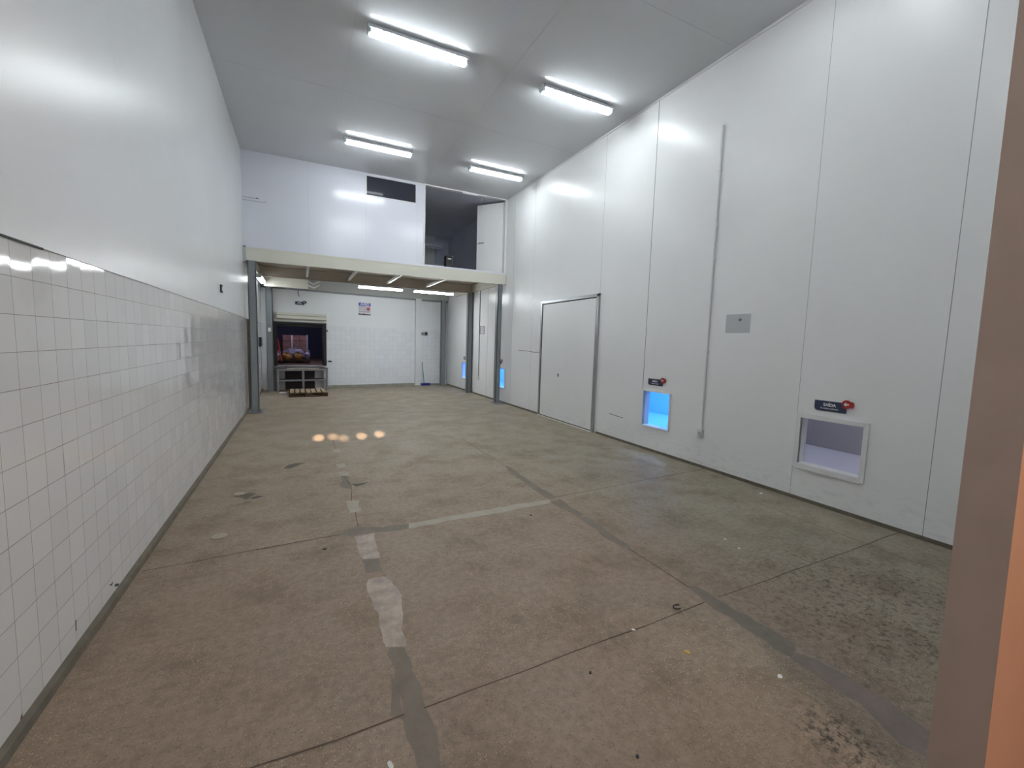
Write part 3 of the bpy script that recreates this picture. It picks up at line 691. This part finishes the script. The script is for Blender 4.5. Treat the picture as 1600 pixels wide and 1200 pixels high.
# goods in the dark bay
bay = T((0, 0, .70))
pallet('pallet', 'dark pallet under the wrapped cartons inside the loading bay', T((-.17, 17.75, .70)), .86, .95, .13, 6, 'wood_dark')
t = thing('wrapped_load', 'block of brown cartons in clear stretch wrap inside the loading bay', 'load', (-.17, 17.75, .838))
for i in range(3):
    for k in range(4):
        bm = NB(); x0 = -.40+i*.267; box(bm, x0+.004, -.42, k*.20+.003, x0+.262, .42, (k+1)*.20-.003, 0, .008); obj('carton', bm, 'carton', t)
bm = NB(); box(bm, -.408, -.43, 0, .408, .43, .815, 0, .02)
for v in bm.verts: v.co += noise.noise_vector(v.co*6)*.006
obj('wrap', bm, 'wrap', t)
bm = NB(); box(bm, -.12, -.437, .02, -.09, -.431, .80); obj('edge_strip', bm, 'paper', t)
bm = NB(); box(bm, .355, -.437, .0, .412, -.40, .82); obj('corner_guard', bm, 'bag', t)
pallet('pallet', 'dark pallet under the sacks in front of the wrapped cartons', T((-.25, 16.5, .70)), 1.06, .94, .11, 6, 'wood_dark')
def sack(name, label, cat, loc, sc, mat, seed, bumpy=.18):
    bm = NB(); bmesh.ops.create_icosphere(bm, subdivisions=4, radius=1)
    for v in bm.verts:
        k = 1+bumpy*noise.noise(v.co*2.2+Vector((seed*7, seed, 0)))+bumpy*.4*noise.noise(v.co*6+Vector((seed, 3, 1)))
        c = v.co*k; v.co = Vector((c.x*sc[0], c.y*sc[1], max(c.z, -.8)*sc[2]+.8*sc[2]))
    bmesh.ops.create_cone(bm, cap_ends=True, segments=10, radius1=.035, radius2=.06, depth=.09, matrix=T((sc[0]*.2, 0, 1.82*sc[2])))
    o = obj(name, bm, mat, None, True); o.location = loc; tag(o, label, cat)
sack('sack', 'left of the two yellow-brown produce sacks on the dark pallet', 'sack', (-.43, 16.2, .815), (.155, .18, .12), 'sack', 1)
sack('sack', 'right of the two yellow-brown produce sacks on the dark pallet', 'sack', (-.08, 16.2, .815), (.155, .18, .12), 'sack', 2)
sack('plastic_bag', 'pale plastic bag on the dark pallet left of the brown sacks', 'bag', (-.70, 16.25, .815), (.09, .16, .15), 'bag', 3, .3)
sack('plastic_bag', 'pale plastic bag on the dark pallet right of the brown sacks', 'bag', (.20, 16.3, .815), (.10, .18, .15), 'bag', 4, .3)
sack('plastic_bag', 'pale plastic bag lying behind the brown sacks against the cartons', 'bag', (-.22, 16.72, .815), (.32, .16, .2), 'bag', 5, .3)
t = thing('hand_truck', 'orange hand truck standing at the left inside the loading bay', 'hand truck', (-.60, 15.8, .70))
for dx in (-.10, .0):
    bm = NB(); tube(bm, (dx-.06, .1, .78), (dx+.04, -.02, .10), .02); obj('side_rail', bm, 'orange', t)
bm = NB(); tube(bm, (-.16, .1, .78), (-.06, .1, .78), .02); tube(bm, (-.10, .04, .45), (0, .04, .45), .015); obj('handle', bm, 'orange', t)
bm = NB(); box(bm, -.08, -.12, .0, .06, .0, .02); obj('toe_plate', bm, 'deck', t)
for dx in (-.12, .06):
    bm = NB(); tube(bm, (dx, .03, .08), (dx+.03, .03, .08), .08, 20); obj('wheel', bm, 'black', t)

# dark stand upstairs
t = thing('stand', 'small dark stand just inside the open upper doorway', 'stand', (3.53, 11.2, 3.40))
bm = NB(); box(bm, -.09, -.1, 0, .08, .1, .32, 0, .005); obj('base', bm, 'black', t)
bm = NB(); box(bm, -.09, -.1, .39, .1, .1, .42, 0, .005); box(bm, -.09, -.1, .32, -.05, .1, .39); box(bm, .05, -.1, .32, .08, .1, .39); obj('top', bm, 'black', t)
bm = NB(); box(bm, -.05, -.08, .32, .05, .08, .36); obj('tray', bm, 'plate_grey', t)

# ------------------------------------------------------------------ small things on the floor
def scrap(name, label, cat, x, y, w, d, h, mat, ang=0, jit=.25, n=9):
    bm = NB(); prism(bm, disc(n, w/2, 0, 0, d/2, jit), 0, h)
    o = obj(name, bm, mat); o.matrix_world = T((x, y, .0022)) @ Matrix.Rotation(ang, 4, 'Z'); tag(o, label, cat)
scrap('floor_disc', 'round metal disc set in the floor near the left wall, the farther one', 'disc', -.575, 4.98, .10, .11, .004, 'disc', 0, .02, 24)
scrap('floor_disc', 'round metal disc set in the floor near the left wall, the nearer one', 'disc', -.60, 3.96, .11, .11, .004, 'disc', 0, .02, 24)
scrap('paper_scrap', 'white paper scrap on the floor left of the dark repair strip near the doorway', 'scrap', 2.10, 1.18, .032, .02, .003, 'paper', .3)
scrap('paper_scrap', 'white paper scrap on the floor at the bottom edge beside the grey repair strip', 'scrap', .28, 1.53-.02, .02, .035, .004, 'paper', .2)
scrap('paper_scrap', 'tiny white scrap lying on the floor joint', 'scrap', 1.67, 1.745, .012, .022, .003, 'paper', .9)
scrap('dry_leaf', 'dry yellow leaf fragment on the floor left of the white paper scrap', 'leaf', 1.81, 1.49, .03, .035, .003, 'yellow_leaf', .3)
scrap('paper_scrap', 'tiny white scrap below the blue hatch sign wall, left one of two', 'scrap', 3.20, 2.34, .025, .018, .003, 'paper', .2)
scrap('paper_scrap', 'tiny white scrap in front of the lilac hatch, right one of two', 'scrap', 3.16, 2.18, .018, .014, .003, 'paper', .2)
scrap('paper_scrap', 'small white scrap on the floor against the right wall under the conduit', 'scrap', 4.62, 2.98, .04, .03, .004, 'paper', .2)
scrap('pebble', 'black crumb on the floor just right of the grey repair strip', 'crumb', 1.25, 1.58, .016, .012, .006, 'black', .3)
scrap('pebble', 'black crumb on the floor nearest the bottom edge, centre of the photo', 'crumb', 1.16, 1.15, .014, .012, .006, 'black', .3)
scrap('pebble', 'small dark crumb on the brown floor left of the pale plaster patch', 'crumb', .14, 3.42, .03, .02, .006, 'black', .3)
scrap('pebble', 'small dark crumb on the floor left of the crossing of two joints', 'crumb', 1.91, 3.40, .02, .02, .006, 'black', .3)
bm = NB()
for i in range(9):
    a, b = .4+i*.5, .4+(i+1)*.5; tube(bm, (.028*math.cos(a), .02*math.sin(a), .004), (.028*math.cos(b), .02*math.sin(b), .004), .004, 6)
o = obj('string_loop', bm, 'black'); o.location = (2.07, 1.80, .002); tag(o, 'little black loop of string on the floor beside the joint', 'string')

# ------------------------------------------------------------------ light: added bay fill, hatch chambers, yard lamp, added floor dapples
def light(name, typ, loc, energy, color, size=.3, rot=None, **kw):
    d = bpy.data.lights.new(name, typ); d.energy = energy; d.color = color
    if typ == 'AREA': d.size = size
    else: d.shadow_soft_size = size
    for k, v in kw.items(): setattr(d, k, v)
    o = bpy.data.objects.new(name, d); C.objects.link(o); o.location = loc
    if rot: o.rotation_euler = rot
    return o
light('hatch_lamp', 'POINT', (XR+.75, 2.6, 1.7), 13, (.98, .98, 1), .15)
for y, e in ((5.0, 46), (10.7, 46), (13.5, 56)):
    light('hatch_lamp', 'POINT', (XR+.7, y+.3, 1.75), e, (.42, .72, 1) if y < 6 else (.6, .82, 1), .15)
light('bay_fill', 'POINT', (.3, 16.2, 2.9), 60, (.85, .85, 1), .2)  # added unseen fill that brightens the load in the bay
light('yard_lamp', 'AREA', (1.0, -3.2, 4.2), 95, (1, .82, .68), .8, (math.radians(62), 0, math.radians(-5)))
def aim(o, p):
    o.rotation_euler = (Vector(p)-o.location).to_track_quat('-Z', 'Y').to_euler()
for (x, y), e in (((.24, 7.42), 1), ((.45, 7.43), .65), ((.60, 7.28), .5), ((.88, 7.34), .9), ((1.17, 7.40), .95)):
    o = light('dapple_spot', 'SPOT', (x*.2, -1.5, 3.0), 26000*e, (1, .72, .5), .01, spot_size=math.radians(1.25), spot_blend=.8)  # added unseen spots, aimed to make the warm dapples on the floor
    aim(o, (x, y, 0))

w = bpy.data.worlds.new('World'); bpy.context.scene.world = w; w.use_nodes = True
w.node_tree.nodes['Background'].inputs[0].default_value = (.75, .72, .70, 1); w.node_tree.nodes['Background'].inputs[1].default_value = .06

# ------------------------------------------------------------------ camera
cam = bpy.data.cameras.new('camera'); co = bpy.data.objects.new('camera', cam); C.objects.link(co)
yaw, pitch, roll, fpx = .45678, -.09497, .03016, 673.83
cy, sy, cp, sp = math.cos(yaw), math.sin(yaw), math.cos(pitch), math.sin(pitch)
fw = Vector((sy*cp, cy*cp, sp)); rt = Vector((cy, -sy, 0)); up = rt.cross(fw)
r2 = math.cos(roll)*rt+math.sin(roll)*up; u2 = -math.sin(roll)*rt+math.cos(roll)*up
m = Matrix.Identity(4)
for i in range(3): m[i][0], m[i][1], m[i][2] = r2[i], u2[i], -fw[i]
m[2][3] = 1.6
co.matrix_world = m
cam.sensor_fit = 'HORIZONTAL'; cam.sensor_width = 36; cam.lens = fpx/1600*36; cam.clip_start = .02
sc = bpy.context.scene; sc.camera = co
vs = sc.view_settings; vs.view_transform = 'Standard'; vs.look = 'None'; vs.gamma = 1; vs.use_curve_mapping = False; vs.exposure = 0.28
